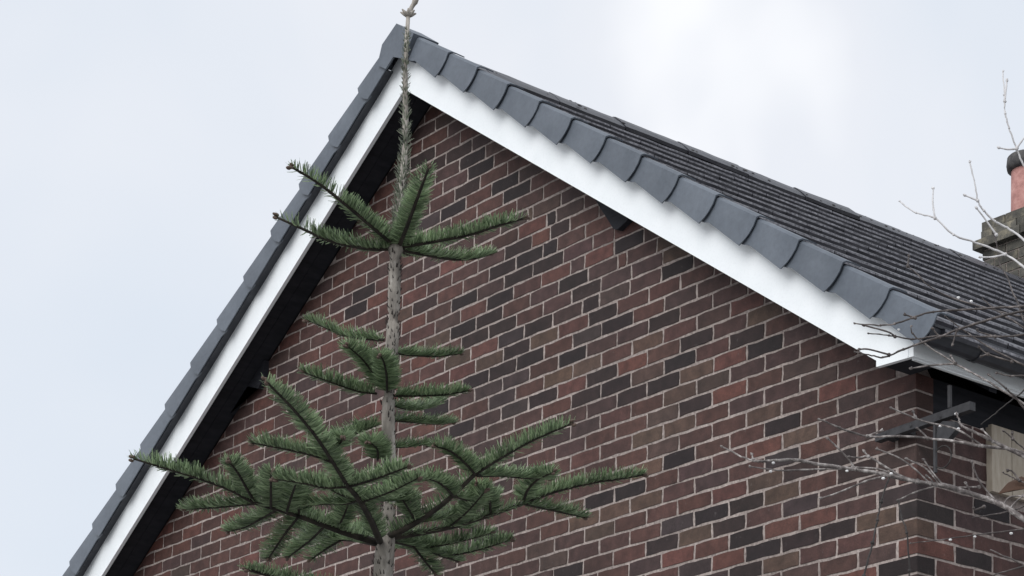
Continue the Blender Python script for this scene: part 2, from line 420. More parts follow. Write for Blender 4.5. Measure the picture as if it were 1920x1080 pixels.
def brick_mesh(w, h, d, seed):
    key = (round(w, 3), round(h, 3), d, seed)
    if key not in _bm:
        v, f = brick_mesh_data(w, h, d, seed); _bm[key] = mesh('brick', v, f, MAT['brick'])
    return _bm[key]

cand = []      # (x0,x1,zc, poly or None)
CMIN = int(math.floor((GZ + .02) / .075))
for c in range(CMIN, 37):
    zt = c * .075 - .005; zb = zt - BH; zc = (zt + zb) / 2
    xs = perps(c)
    # corner: even courses end with a stretcher, odd courses with a header
    xs = [x for x in xs if x < -.07]
    xs.append(.005)
    for a, b in zip(xs[:-1], xs[1:]):
        x0, x1 = a + .005, b - .005
        if x1 - x0 < .03 or x0 < XL: continue
        # cut by the sloping soffit
        lim_t0, lim_t1 = soff(x0), soff(x1)
        if min(lim_t0, lim_t1) < zb + .006 and max(lim_t0, lim_t1) < zb + .03: continue
        cut = min(lim_t0, lim_t1) < zt
        cand.append((x0, x1, zc, cut, c))
vis = []; rest = []
for b in cand:
    x0, x1, zc, cut, c = b
    u, v = to_px(((x0 + x1) / 2, 0, zc))
    inside = -10 < u < 1930 and v < 1090
    if inside and not cut and not (x1 > -.006): vis.append((b, (Vector(((x0 + x1) / 2, 0, zc)) - CAM).length))
    elif not (x1 > -.006): rest.append(b)
vis.sort(key=lambda t: t[1])
single = [b for b, _ in vis[:272]]; rest += [b for b, _ in vis[272:]]
for i, (x0, x1, zc, cut, c) in enumerate(single):
    w = round((x1 - x0) / .004) * .004
    o = link('brick', brick_mesh(w, BH, .03, i % 5), gable, ((x0 + x1) / 2, random.uniform(-.0008, .0012), zc + random.uniform(-.0008, .0008)))
    o.color = brick_colour(x0, x1, zc)
# corner bricks (seen on both faces)
_cm = {}
for c in range(CMIN, 5):
    zt = c * .075 - .005; zc = zt - BH / 2
    lx, ly = (.215, .1025) if c % 2 == 0 else (.1025, .215)
    if zc > .148: ly = .1025
    key = (lx, ly)
    bm = bmesh.new(); bmesh.ops.create_cube(bm, size=1)
    for v in bm.verts: v.co = Vector((v.co.x * lx + random.uniform(-.0015, .0015), v.co.y * ly + random.uniform(-.0015, .0015), v.co.z * BH + random.uniform(-.0018, .0018)))
    bmesh.ops.bevel(bm, geom=[e for e in bm.edges if abs(e.verts[0].co.z - e.verts[1].co.z) > .03] , offset=.0025, segments=1, affect='EDGES')
    me = bpy.data.meshes.new('brick'); bm.to_mesh(me); bm.free(); me.materials.append(MAT['brick'])
    if zc < -1.6: continue
    o = link('brick', me, gable, (-lx / 2, ly / 2, zc)); o.color = brick_colour(-lx, 0, zc)
    o.color = tuple(x * (.8 if c % 3 else .62) for x in o.color[:3]) + (1,)
# far and cut bricks joined
V, F, CC = [], [], []
for i, (x0, x1, zc, cut, c) in enumerate(rest):
    v, f = brick_mesh_data(x1 - x0, BH, .03, i, .003)
    k = len(V); xm = (x0 + x1) / 2
    col = brick_colour(x0, x1, zc)
    for x, y, z in v:
        X, Z = x + xm, z + zc
        if cut: Z = min(Z, soff(X) - .003)
        V.append((X, y, Z))
    for q in f: F.append(tuple(k + t for t in q)); CC.append(col)
for c in range(CMIN, int(-1.6 / .075)):        # the corner below the picture
    pass
me = mesh('brickwork', V, F, MAT['brick_attr'])
at_ = me.attributes.new('brick_colour', 'FLOAT_COLOR', 'FACE')
at_.data.foreach_set('color', np.array(CC, dtype=np.float32).ravel())
bo = link('brickwork', me, gable); bo['kind'] = 'stuff'
# side wall bricks
V, F, CC = [], [], []
WIN = (.42, 2.0, -.115)       # window opening on the side wall: y0, y1, top
for c in range(CMIN, 3):
    zt = c * .075 - .005; zc = zt - BH / 2
    y = .2275 if c % 2 else .115
    first = True
    while y < DEPTH - .1:
        y0, y1 = y, min(y + BW, DEPTH); y += .225
        if WIN[2] - .02 < zc < .175 and y1 > WIN[0]:
            if y0 > WIN[1]: pass
            elif y0 < WIN[0] - .04: y1 = WIN[0] - .004
            elif y1 > WIN[1] + .03: y0 = WIN[1] + .004
            else: continue
        ym = (y0 + y1) / 2; u, v = to_px((0, ym, zc))
        w = y1 - y0; col = random.choice(PAL[random.choices(['brown', 'plum', 'red', 'dark', 'grey'], [.6, .12, .12, .12, .04])[0]])
        s_ = srgb(*col); col = (s_[0] * K * 1.05, s_[1] * K, s_[2] * K, 1)
        if u < 1990 and v < 1120:
            w = round(w / .004) * .004
            o = link('brick', brick_mesh(w, BH, .03, 5 + c % 4), sidew, (random.uniform(-.0012, .0008), ym, zc)); o.rotation_euler = (0, 0, math.pi / 2); o.color = col
        else:
            v_, f_ = brick_mesh_data(w, BH, .03, c * 7, .002); k = len(V)
            for px_, py_, pz_ in v_: V.append((-py_, ym + px_, pz_ + zc))
            for q in f_: F.append(tuple(k + t for t in q)); CC.append(col)
me = mesh('brickwork', V, F, MAT['brick_attr'])
at_ = me.attributes.new('brick_colour', 'FLOAT_COLOR', 'FACE'); at_.data.foreach_set('color', np.array(CC, dtype=np.float32).ravel())
bo = link('brickwork', me, sidew); bo['kind'] = 'stuff'

# --- cream boarded panel under the eaves of the side wall
mb0 = MB(); mb0.box(-.003, .012, WIN[0] - .004, WIN[1], WIN[2] + .003, .16)
hb = mb0.build('board_panel', MAT['cream'], house)
y = WIN[0] - .006
while y < WIN[1] - .02:
    w = .125; mb = MB(); mb.box(.0125, .026 + random.uniform(0, .006), y, y + w - .003, WIN[2] + .001 - random.uniform(0, .004), .168); mb.build('board', MAT['cream'], hb); y += w

# --- soffits (dark underside of the verges), bargeboards, fascia
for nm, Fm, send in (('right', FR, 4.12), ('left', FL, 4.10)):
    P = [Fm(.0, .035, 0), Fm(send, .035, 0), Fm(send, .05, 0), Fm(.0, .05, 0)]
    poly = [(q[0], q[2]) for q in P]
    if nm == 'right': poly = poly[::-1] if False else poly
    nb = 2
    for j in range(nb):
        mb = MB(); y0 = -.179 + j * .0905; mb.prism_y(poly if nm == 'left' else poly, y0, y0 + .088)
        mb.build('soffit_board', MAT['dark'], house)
bv = .235
mb = MB()
mb.prism_y([(APX + .0008, APZ), (-.0250, .303), (-.0250, .277), (.1786, .2695), (.1786, .365), (.02, zline(.02) + bv), (APX + .0008, APZ + bv)], -OV, -OV + .02)
mb.build('bargeboard', MAT['white'], house)
mb = MB()
xe = XL - .18
mb.prism_y([(APX - .0008, APZ + bv), (XL - .02, zline(XL - .02) + bv), (xe, .40), (xe, .27), (XL + .02, .277), (XL + .02, zline(XL + .02)), (APX - .0008, APZ)], -OV, -OV + .02)
mb.build('bargeboard', MAT['white'], house)
mb = MB(); mb.box(-.012, .166, -.179, -.02, .283, .293); mb.build('eaves_box_base', MAT['dark'], house)
mb = MB(); mb.box(.0, .006, -.2025, -.2, .2735, .31); mb.v = [(x + .147, y, z) for x, y, z in mb.v]; mb.build('joint_strip', MAT['white'], house)
mb = MB(); mb.box(.1655, .1786, -.1795, DEPTH, .2700, .362); fas = mb.build('fascia', MAT['white'], house)
mb = MB(); mb.box(.150, .1650, -.1795, DEPTH, .2640, .2770); mb.build('fascia_lip', MAT['white'], house)
mb = MB(); mb.box(xe, xe + .013, -.1795, DEPTH, .27, .36); mb.build('fascia', MAT['white'], house)
# dark wall plate inside the open eaves
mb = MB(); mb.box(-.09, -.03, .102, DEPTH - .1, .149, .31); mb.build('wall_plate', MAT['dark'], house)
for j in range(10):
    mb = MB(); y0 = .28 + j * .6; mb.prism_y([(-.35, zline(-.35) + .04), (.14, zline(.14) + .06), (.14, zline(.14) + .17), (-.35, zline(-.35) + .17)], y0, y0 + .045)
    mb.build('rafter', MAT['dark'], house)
# purlin ends under the verge
pq = [on_y(u, v, -.03) for u, v in ((1085, 330), (1118, 378), (1150, 429), (1158, 430), (1175, 414))]
mb = MB(); mb.prism_y([(pq[0].x, soff(pq[0].x) - .003), (pq[1].x, pq[1].z), (pq[2].x, pq[2].z), (pq[3].x, pq[3].z), (pq[4].x, pq[4].z), (pq[4].x + .05, soff(pq[4].x + .05) - .003)], -.03, .003); mb.build('purlin', MAT['dark'], house)
pq = [on_y(u, v, -.01) for u, v in ((502, 655), (500, 706), (490, 730), (440, 720))]
mb = MB(); mb.prism_y([(pq[3].x, pq[3].z), (pq[2].x, pq[2].z), (pq[1].x, pq[1].z), (pq[0].x, soff(pq[0].x) - .003), (pq[3].x, soff(pq[3].x) - .003)], -.03, .003); mb.build('purlin', MAT['dark'], house)

# --- roof deck, tiles, verge caps, ridge
mb = MB()
P = [FR(4.36, .155, 0), FR(4.36, .178, 0), None, None, FL(4.38, .178, 0), FL(4.38, .155, 0)]
polyr = [(P[0][0], P[0][2]), (P[1][0], P[1][2]), (APX, APZ + .178 / math.cos(THR)), (APX, APZ + .155 / math.cos(THR))]
mb.prism_y(polyr, -.17, DEPTH)
polyl = [(APX, APZ + .178 / math.cos(THL)), (P[4][0], P[4][2]), (P[5][0], P[5][2]), (APX, APZ + .155 / math.cos(THL))]
mb.prism_y(polyl, -.17, DEPTH)
roof = mb.build('roof', MAT['dark'], house)
GAUGE, S0, NC = .3107, .363, 14
TW = .33
def tile_mesh(seed):
    """s down the slope, y across, n up; lower end at s=0, running up the slope to s=-.39"""
    r = random.Random(seed); hy = TW / 2 - .002
    mbt = MB(); L_ = .385
    ys = [-hy, -hy * .5, 0, hy * .5, hy]
    rows = []
    for s_, n0 in ((0, .0), (-.006, .003), (-L_, .003)):
        rows.append([(s_ + (r.uniform(-.002, .002) if s_ > -.1 else 0), y, n0 + (.024 if True else 0) - (.006 if s_ == 0 else 0) + r.uniform(-.0012, .0012)) for y in ys])
    bot = [[(s_, y, 0) for y in ys] for s_ in (0, -L_)]
    V = [q for row in rows for q in row] + [q for row in bot for q in row]
    F = []
    for i in range(2):
        for j in range(4): F.append((i * 5 + j, i * 5 + j + 1, i * 5 + 6 + j, i * 5 + 5 + j))
    for j in range(4): F.append((15 + j, 15 + j + 1, j + 1, j))
    F += [(0, 5, 10, 20, 15), (4, 19, 24, 14, 9)]
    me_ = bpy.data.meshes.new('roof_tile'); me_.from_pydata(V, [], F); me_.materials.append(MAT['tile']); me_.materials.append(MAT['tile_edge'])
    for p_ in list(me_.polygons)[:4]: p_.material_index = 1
    me_.update(); return me_
tms = [tile_mesh(i) for i in range(8)]
sd_ = Vector((math.cos(THR), 0, -math.sin(THR))); nd_ = Vector((math.sin(THR), 0, math.cos(THR)))
tilt = .024 / GAUGE
for i in range(NC):
    s_end = S0 + .03 + i * GAUGE
    nt_ = 20
    y = -.19 + (TW / 2 if i % 2 else 0)
    for j in range(nt_):
        yc = y + TW * (j + .5) - (TW / 2 if i % 2 else 0) + (0)
        if i % 2 and j == 0: pass
        a = tilt + random.uniform(-.0012, .0012); roll = random.uniform(-.0012, .0012)
        s2 = (sd_ * math.cos(a) + nd_ * math.sin(a)); n2 = (nd_ * math.cos(a) - sd_ * math.sin(a))
        yv = Vector((0, 1, 0))
        loc = Vector(FR(s_end + random.uniform(-.0012, .0012), .209 + random.uniform(-.0004, .0006), yc + (TW * .0)))
        o = link('roof_tile', tms[(i * 7 + j * 3) % 8], roof)
        q = Matrix((s2, yv, n2)).transposed().to_4x4(); q.translation = loc
        o.matrix_basis = q @ Matrix.Rotation(roll, 4, 'X')
# left slope courses (hidden from here), joined
mb = MB()
for i in range(NC):
    s1 = S0 + .03 + i * GAUGE
    A = [FL(s1, .209, 0), FL(s1, .233, 0), FL(s1 - .36, .209, 0), FL(s1 - .36, .185, 0)]
    mb.prism_y([(q[0], q[2]) for q in A], -.19, DEPTH)
lt = mb.build('roof_covering', MAT['tile'], roof); lt['kind'] = 'stuff'

def cap_mesh(L_, mirror):
    """dry-verge cap: (s,y,n); s from 0 (upper end) to L_ (lower end, overlapping the next cap)"""
    def section(t):
        fl = .015 * t                      # flares outward towards its lower end
        nb = .168 - .028 * t
        if t < .2: nb = .150 + (.016 * (t / .2) ** 2)
        return [(-.168, .276 + fl), (-.215, .278 + fl), (-.240 - fl * .5, .276 + fl), (-.2485 - fl, .266 + fl), (-.2515 - fl, .235 + fl * .5), (-.2530 - fl, .205), (-.2530 - fl, .178), (-.2525 - fl, nb)]
    ts = [0, .05, .1, .15, .2, .35, .5, .7, .85, .94, 1]
    V, F = [], []; n = 8; th = .006
    for layer in (0, 1):
        for t in ts:
            sec = section(t)
            for k, (y, nn) in enumerate(sec):
                h = min(1, max(0, (nn - sec[-1][1]) / (sec[3][1] - sec[-1][1])))
                bul = .113 * h - .078 * h * h if k > 2 else .035
                s_ = t * L_ + bul * max(0, t - .3) / .7 - .02 * t
                if layer:      # inner skin
                    y += th if k > 2 else th * .4; nn -= th if k < 4 else 0
                V.append((s_, y, nn))
    m_ = len(ts); base = m_ * n
    for i in range(m_ - 1):
        for k in range(n - 1):
            a = i * n + k
            F.append((a, a + 1, a + n + 1, a + n)); F.append((base + a, base + a + n, base + a + n + 1, base + a + 1))
    for i in range(m_ - 1):
        a = i * n; F.append((a, a + n, base + a + n, base + a)); a = i * n + n - 1; F.append((a + n, a, base + a, base + a + n))
    for k in range(n - 1):
        F.append((k + 1, k, base + k, base + k + 1)); a = (m_ - 1) * n + k; F.append((a, a + 1, base + a + 1, base + a))
    if mirror: F = [tuple(reversed(q)) for q in F]
    me_ = mesh('verge_cap', V, F, MAT['cap'], True)
    me_.set_sharp_from_angle(angle=R(34))
    return me_
capR = cap_mesh(.345, False); capL = cap_mesh(.366, True)
for side in (0, 1):
    me_, TH, s0_, gg, cn, ll = (capR, THR, S0 + .012, GAUGE, 14, .345) if side == 0 else (capL, THL, .218, .332, 14, .366)
    sg = 1 if side == 0 else -1
    sv = Vector((sg * math.cos(TH), 0, -math.sin(TH))); nv = Vector((sg * math.sin(TH), 0, math.cos(TH)))
    for i in range(cn):
        s_end = s0_ + i * gg
        o = link('verge_cap', me_, roof)
        q = Matrix((sv, Vector((0, 1, 0)), nv)).transposed().to_4x4()
        q.translation = Vector((APX, random.uniform(-.002, .002), APZ)) + sv * (s_end - ll + random.uniform(-.004, .004)) + nv * random.uniform(-.0025, .0025)
        o.matrix_basis = q @ Matrix.Rotation(random.uniform(-.006, .006), 4, 'Y')
    Fm = FR if side == 0 else FL
    A = [Fm(.02, .170, 0), Fm(4.40, .170, 0), Fm(4.40, .179, 0), Fm(.02, .179, 0)]
    mb = MB(); mb.prism_y([(q[0], q[2]) for q in A], -.240, -.171); mb.build('undercloak', MAT['gutter'], roof)
# apex cap: two mitred wings, and its hood running back over the first ridge tile
def wing(Fm, s, n): q = Fm(s, n, 0); return (q[0], q[2])
cR, cL = math.cos(THR), math.cos(THL)
mb = MB()
outline = [(-3.600, 2.80), (-3.52, 2.752), (APX, 2.795), (-3.352, 2.748), (-3.268, 2.858), (-3.432, 2.972), (-3.562, 2.902)]
mb.prism_y(outline, -.2740, -.2645)
for a, b in ((3, 4), (4, 5), (5, 6), (6, 0)):
    (x0, z0), (x1, z1) = outline[a], outline[b]
    cx, cz = APX, APZ + .20
    ins = lambda x, z: (x + (cx - x) * .055, z + (cz - z) * .055)
    (x2, z2), (x3, z3) = ins(x1, z1), ins(x0, z0)
    mb.prism_y([(x0, z0), (x1, z1), (x2, z2), (x3, z3)], -.2642, -.12)
mb.build('ridge_end_cap', MAT['cap'], roof)
# ridge tiles
def ridge_mesh(seed):
    r = random.Random(seed); mbr = MB(); V = []; F = []; ny = 6; LN = .452
    prof_o = [(-.125, -.100), (-.08, -.055), (-.025, -.010), (0, 0), (.025, -.010), (.08, -.055), (.125, -.100)]
    for layer in (0, 1):
        for i in range(ny):
            t = i / (ny - 1)
            for x, z in prof_o: V.append((x * (1 if not layer else .93), t * LN - LN / 2, z - (.018 if layer else 0) + r.uniform(-.002, .002)))
    n = 7; b = ny * n
    for i in range(ny - 1):
        for k in range(n - 1):
            a = i * n + k; F.append((a, a + 1, a + n + 1, a + n)); F.append((b + a, b + a + n, b + a + n + 1, b + a + 1))
        a = i * n; F.append((a, a + n, b + a + n, b + a)); a += n - 1; F.append((a + n, a, b + a, b + a + n))
    for k in range(n - 1):
        F.append((k + 1, k, b + k, b + k + 1)); a = (ny - 1) * n + k; F.append((a, a + 1, b + a + 1, b + a))
    return mesh('ridge_tile', V, F, MAT['tile'])
rms = [ridge_mesh(i) for i in range(4)]
y = -.20; i = 0
while y < DEPTH - .3:
    o = link('ridge_tile', rms[i % 4], roof, (APX + random.uniform(-.006, .006), y + .226, 2.934 + random.uniform(-.005, .005))); o.rotation_euler = (random.uniform(-.008, .008), random.uniform(-.01, .01), 0)
    y += .458; i += 1
mb = MB()       # bedding mortar and moss under the ridge
for k in range(150):
    yy = random.uniform(-.1, DEPTH - .2); sx = random.choice((-1, 1, 1))
    mb.blob((APX + sx * random.uniform(0, .19), yy, 0), random.uniform(.003, .008), 6, 4, (1, 1.8, .8))
    n_ = 6 * 3 + 2
    for j in range(n_):
        x_, y_, z_ = mb.v[-n_ + j]; mb.v[-n_ + j] = (x_, y_, z_ + 2.934 - abs(x_ - APX) * .66)
mo = mb.build('moss', MAT['rim'], roof); mo['kind'] = 'stuff'

# --- gutter
mb = MB(); cxg, czg, rg = .262, .352, .056
prof = [(cxg + rg * math.cos(a), czg - rg * 1.05 * math.sin(a)) for a in np.linspace(0, math.pi, 9)]
prof = [(cxg + rg + .006, czg + .004), (cxg + rg + .006, czg - .008)] + prof
inn = [(cxg + (x - cxg) * .93, czg + (z - czg) * .93 + .003) for x, z in reversed(prof[2:])]
mb.prism_y((prof + inn)[::-1], -.235, DEPTH)
gt = mb.build('gutter', MAT['gutter'], house)
mb = MB(); mb.prism_y(prof[2:][::-1], -.243, -.2352); mb.build('stop_end', MAT['gutter'], gt)
for j in range(8):
    yy = .05 + j * .8
    mb = MB(); pr2 = [(cxg + (x - cxg) * 1.07, czg + (z - czg) * 1.07) for x, z in prof[2:]]
    mb.prism_y((pr2 + [(cxg + (x - cxg) * .998, czg + (z - czg) * .998) for x, z in reversed(pr2)])[::-1], yy, yy + .03)
    mb.box(.179, .205, yy, yy + .03, .33, .36); mb.build('bracket', MAT['gutter'], gt)

# --- chimney on the far slope
cx0, cx1, cy0, cy1 = -4.30, -3.52, 5.20, 5.72
mb = MB(); mb.box(cx0 + .008, cx1 - .008, cy0 + .008, cy1 - .008, 2.2, 3.70)
ch = mb.build('chimney', MAT['mortar'], house)
def chim_course(z, off, x0, x1, y0, y1):
    for (ax, a0, a1, fix) in (('x', x0, x1, y0), ('y', y0, y1, x0), ('y', y0, y1, x1), ('x', x0, x1, y1)):
        p = a0 - (off if ax == 'x' else .11 - off)
        while p < a1 - .02:
            q0, q1 = max(p, a0), min(p + .215, a1); p += .225
            if q1 - q0 < .04: continue
            mb = MB(); d = .1
            if ax == 'x':
                yy = (fix, fix + d) if fix == y0 else (fix - d, fix)
                mb.box(q0, q1, yy[0] + .001 * random.random(), yy[1], z + .0, z + .064)
            else:
                xx = (fix, fix + d) if fix == x0 else (fix - d, fix)
                mb.box(xx[0] - .001, xx[1] - .001, q0 + .1005 if q0 == y0 else q0, q1 - (.1005 if q1 == y1 else 0), z + .0005, z + .0635)
            mb.build('brick', MAT['soot'], ch)
zc_ = 2.86; r_ = 0
while zc_ < 3.53:
    chim_course(zc_, .11 * (r_ % 2), cx0, cx1, cy0, cy1); zc_ += .074; r_ += 1
chim_course(3.53, .0, cx0 - .05, cx1 + .05, cy0 - .05, cy1 + .05)
chim_course(3.604, .11, cx0 - .006, cx1 + .006, cy0 - .006, cy1 + .006)
chim_course(3.672, .0, cx0 - .002, cx1 + .002, cy0 - .002, cy1 + .002)
mb = MB(); k0 = 3.737
mb.v = [(cx0 + .01, cy0 + .01, k0), (cx1 - .01, cy0 + .01, k0), (cx1 - .01, cy1 - .01, k0), (cx0 + .01, cy1 - .01, k0), (cx0 + .2, cy0 + .16, k0 + .05), (cx1 - .2, cy0 + .16, k0 + .05), (cx1 - .2, cy1 - .16, k0 + .05), (cx0 + .2, cy1 - .16, k0 + .05)]
mb.f = [(0, 1, 5, 4), (1, 2, 6, 5), (2, 3, 7, 6), (3, 0, 4, 7), (4, 5, 6, 7), (3, 2, 1, 0)]
mb.build('flaunching', MAT['soot'], ch)
def lathe(prof_, c, seg=28):
    mb = MB(); n = len(prof_)
    for r0, z in prof_:
        for k in range(seg):
            a = 2 * math.pi * k / seg; mb.v.append((c[0] + r0 * math.cos(a), c[1] + r0 * math.sin(a), c[2] + z))
    for i in range(n - 1):
        for k in range(seg):
            k2 = (k + 1) % seg; mb.f.append((i * seg + k, i * seg + k2, (i + 1) * seg + k2, (i + 1) * seg + k))
    return mb
pc = (-4.085, 5.46, 3.74)
lathe([(.135, 0), (.128, .1), (.122, .40), (.10, .40), (.10, .1), (.10, 0)], pc).build('chimney_pot', MAT['terra'], ch, True)
lathe([(.124, .392), (.150, .402), (.156, .44), (.150, .492), (.138, .505), (.105, .502), (.102, .40)], pc).build('chimney_pot', MAT['rim'], ch, True)

# ------------------------------------------------------------------ bracket at the corner of the house
br = thing('wall_bracket', 'weathered grey iron bracket sticking out past the brick corner under the eaves', 'bracket', (0.05, -.03, .06))
mb = MB(); mb.prism_y([(-.17, .034), (.345, .046), (.345, .080), (-.17, .064)], -.062, -.030); mb.build('arm', MAT['iron'], br)
for x0 in (-.13, -.04):
    mb = MB(); mb.box(x0, x0 + .037, -.0298, -.001, .036, .061); mb.build('wall_fixing', MAT['iron'], br)
mb = MB(); mb.tube([(.225, -.046, .0835), (.225, -.046, .175)], .009, 8); mb.build('post', MAT['iron'], br)
mb = MB(); mb.tube([(.145, -.046, .037), (.145, -.046, -.16)], .008, 8); mb.build('post', MAT['iron'], br)
mb = MB(); ring = [Vector((.185 + .045 * math.cos(a), -.046, -.105 + .045 * math.sin(a))) for a in np.linspace(0, 2 * math.pi, 20)]
mb.tube(ring, .003, 5); mb.build('ring', MAT['twig_dark'], br, True)
mb = MB(); mb.prism_y([(.165, -.028), (.225, -.045), (.265, -.018), (.262, .018), (.20, .034), (.172, .02)], -.06, -.034); mb.build('clamp', MAT['iron'], br)
for bx_ in (-.11, .03, .19):
    mb = MB(); mb.blob((bx_, -.062, .055), .009, 6, 4, (1, .6, 1)); mb.build('bolt', MAT['iron'], br)

# ------------------------------------------------------------------ fir tree in front of the gable
TR = 4.60
tb = at(735, 560, TR)
TX, TY = tb.x, tb.y
fir = thing('fir_tree', 'young fir tree with bare pale leader and green needled branches before the brick gable', 'tree', (TX, TY, GZ))
def tz(v):      # height on the trunk for an image row
    lo, hi = -6.0, 3.0
    for _ in range(40):
        mid = (lo + hi) / 2
        if to_px((TX, TY, mid))[1] > v: lo = mid
        else: hi = mid
    return lo
Z1, Z2, ZT = tz(465), tz(1022), tz(30)
def trunk_pt(z):
    w = .006 * math.sin(z * 7.3) + .004 * math.sin(z * 17 + 1)
    # the leader leans slightly to the right of plumb, as in the photo
    lean = .012 * max(0, (z - Z2)) 
    return Vector((TX, TY, z)) + rt * (w * .6 + lean) + Vector((fw.x, fw.y, 0)) * (w * .4)
zs = list(np.linspace(GZ - .1, Z2 - .3, 10)) + list(np.linspace(Z2 - .25, ZT, 44))
def trad(z):
    if z < Z2: return .0200 + (Z2 - z) * .0085
    if z < Z1: return .0122 + (Z1 - z) / (Z1 - Z2) * .0022
    return .0042 + (ZT - z) / (ZT - Z1) * .0038
rads = []
for z in zs:
    r0 = trad(z)
    for zz, am in ((Z1, .005), (Z2, .010)):
        r0 += am * math.exp(-((z - zz) / .012) ** 2)
    rads.append(r0 * random.uniform(.97, 1.03))
mb = MB(); mb.tube([trunk_pt(z) for z in zs], rads, 14)
trunk = mb.build('trunk', MAT['fir_bark'], fir, True)

def spline(pts, n):
    pts = [Vector(p) for p in pts]
    if len(pts) == 2: return [pts[0].lerp(pts[1], i / (n - 1)) for i in range(n)]
    out_ = []
    ext = [pts[0] * 2 - pts[1]] + pts + [pts[-1] * 2 - pts[-2]]
    m_ = len(pts) - 1
    for i in range(n):
        t = i / (n - 1) * m_; k = min(int(t), m_ - 1); u = t - k
        p0, p1, p2, p3 = ext[k], ext[k + 1], ext[k + 2], ext[k + 3]
        out_.append(.5 * ((2 * p1) + (p2 - p0) * u + (2 * p0 - 5 * p1 + 4 * p2 - p3) * u * u + (3 * p1 - p0 - 3 * p2 + p3) * u ** 3))
    return out_
def needles(mbn, pts, dens, ln, t0=0.03, t1=1.0, sparse_tip=0.0, width=.0020, lo=-20, hi=80, fwd=68):
    """pectinate needles along a shoot; two-quad curved blades"""
    seg = [(pts[i + 1] - pts[i]).length for i in range(len(pts) - 1)]; tot = sum(seg)
    n = int(tot * dens * 1.8)
    for i in range(n):
        t = t0 + (t1 - t0) * random.random()
        if sparse_tip and t > 1 - sparse_tip and random.random() < .72: continue
        d = t * tot; k = 0
        while k < len(seg) - 1 and d > seg[k]: d -= seg[k]; k += 1
        p = pts[k].lerp(pts[k + 1], min(1, d / max(seg[k], 1e-6))); ax = (pts[k + 1] - pts[k]).normalized()
        upv = Vector((0, 0, 1)) - ax * ax.z
        if upv.length < .15: upv = Vector((fw.x, fw.y, 0)) * -1
        upv.normalize(); lat = ax.cross(upv)
        el = R(random.triangular(lo, hi, 18)); sgn = random.choice((-1, 1))
        rad = lat * (sgn * math.cos(el)) + upv * math.sin(el)
        al = R(fwd + random.uniform(-14, 12) - 22 * max(0, t - .8) / .2)
        dr = ax * math.cos(al) + rad * math.sin(al)
        l_ = ln * random.uniform(.72, 1.12) * (1 - .35 * max(0, (t - .85) / .15)) * (.7 + .3 * min(1, t / .12))
        wv = dr.cross(upv * .6 + rad * .2 + Vector((random.uniform(-.5, .5), random.uniform(-.5, .5), random.uniform(-.3, .3))))
        if wv.length < 1e-4: continue
        wv.normalize(); w_ = width * random.uniform(.8, 1.2) / 2
        mid = p + dr * (l_ * .5); tip = p + dr * (l_ * .98) + upv * (l_ * random.uniform(.04, .16))
        q = len(mbn.v)
        mbn.v += [tuple(p - wv * w_ * .6), tuple(p + wv * w_ * .6), tuple(mid - wv * w_), tuple(mid + wv * w_), tuple(tip - wv * w_ * .45), tuple(tip + wv * w_ * .45)]
        mbn.f += [(q, q + 1, q + 3, q + 2), (q + 2, q + 3, q + 5, q + 4)]
def tip_buds(mbb, p, ax):
    for k in range(4):
        off = Vector((random.uniform(-1, 1), random.uniform(-1, 1), random.uniform(-1, 1))) * .0045
        mbb.blob(p + ax * .004 + off, .0042, 6, 4, (.8, .8, 1.3), ax)
def extra(sh, pts, st, nd, bd):
    """smaller side shoots in pairs along an older limb"""
    tot = sum((pts[i + 1] - pts[i]).length for i in range(len(pts) - 1))
    for t in sh['auto']:
        k = min(int(t * (len(pts) - 1)), len(pts) - 2); p = pts[k]; ax = (pts[k + 1] - pts[k]).normalized()
        upv = (Vector((0, 0, 1)) - ax * ax.z).normalized(); lat = ax.cross(upv)
        for sg in (-1, 1):
            L0 = random.uniform(.085, .15); d = (ax * random.uniform(.35, .6) + lat * sg + upv * random.uniform(-.05, .35)).normalized()
            q = [p, p + d * L0 * .5 + upv * .004, p + d * L0 + upv * .016]
            qs = spline(q, 8); st.tube(qs, [.0026 - .0012 * i / 7 for i in range(8)], 6)
            needles(nd, qs, 2300, .030, .03, 1, 0, .0023, -25, 80); tip_buds(bd, qs[-1], (qs[-1] - qs[-2]).normalized())
def fir_branch(shoots, dens=2300, ln=.0300, old=None):
    """shoots: list of dict(px=[(u,v,dr)..], r0, r1, dens, sparse, bare)"""
    st, nd, bd = MB(), MB(), MB()
    for sh in shoots:
        P = [at(u, v, TR + dr) for u, v, dr in sh['px']]
        n = max(8, 4 * len(P)); pts = spline(P, n)
        r0, r1 = sh.get('r', (.0042, .0022))
        st.tube(pts, [(r0 + (r1 - r0) * i / (n - 1)) * .78 for i in range(n)], 7)
        if 'auto' in sh: extra(sh, pts, st, nd, bd)
        needles(nd, pts, sh.get('dens', dens), sh.get('ln', ln / 1.3) * 1.3, sh.get('t0', .03), 1.0, sh.get('sparse', 0), sh.get('w', .0020), sh.get('lo', -20), sh.get('hi', 80))
        if sh.get('bud', True): tip_buds(bd, pts[-1], (pts[-1] - pts[-2]).normalized())
    b = st.build('branch', MAT['fir_shoot'], fir, True)
    o = nd.build('needles', MAT['needle'], b); o['kind'] = 'stuff'
    if bd.v: bd.build('buds', MAT['bud'], b, True)['kind'] = 'stuff'
    return b
S_ = lambda *px, **k: dict(px=list(px), **k)
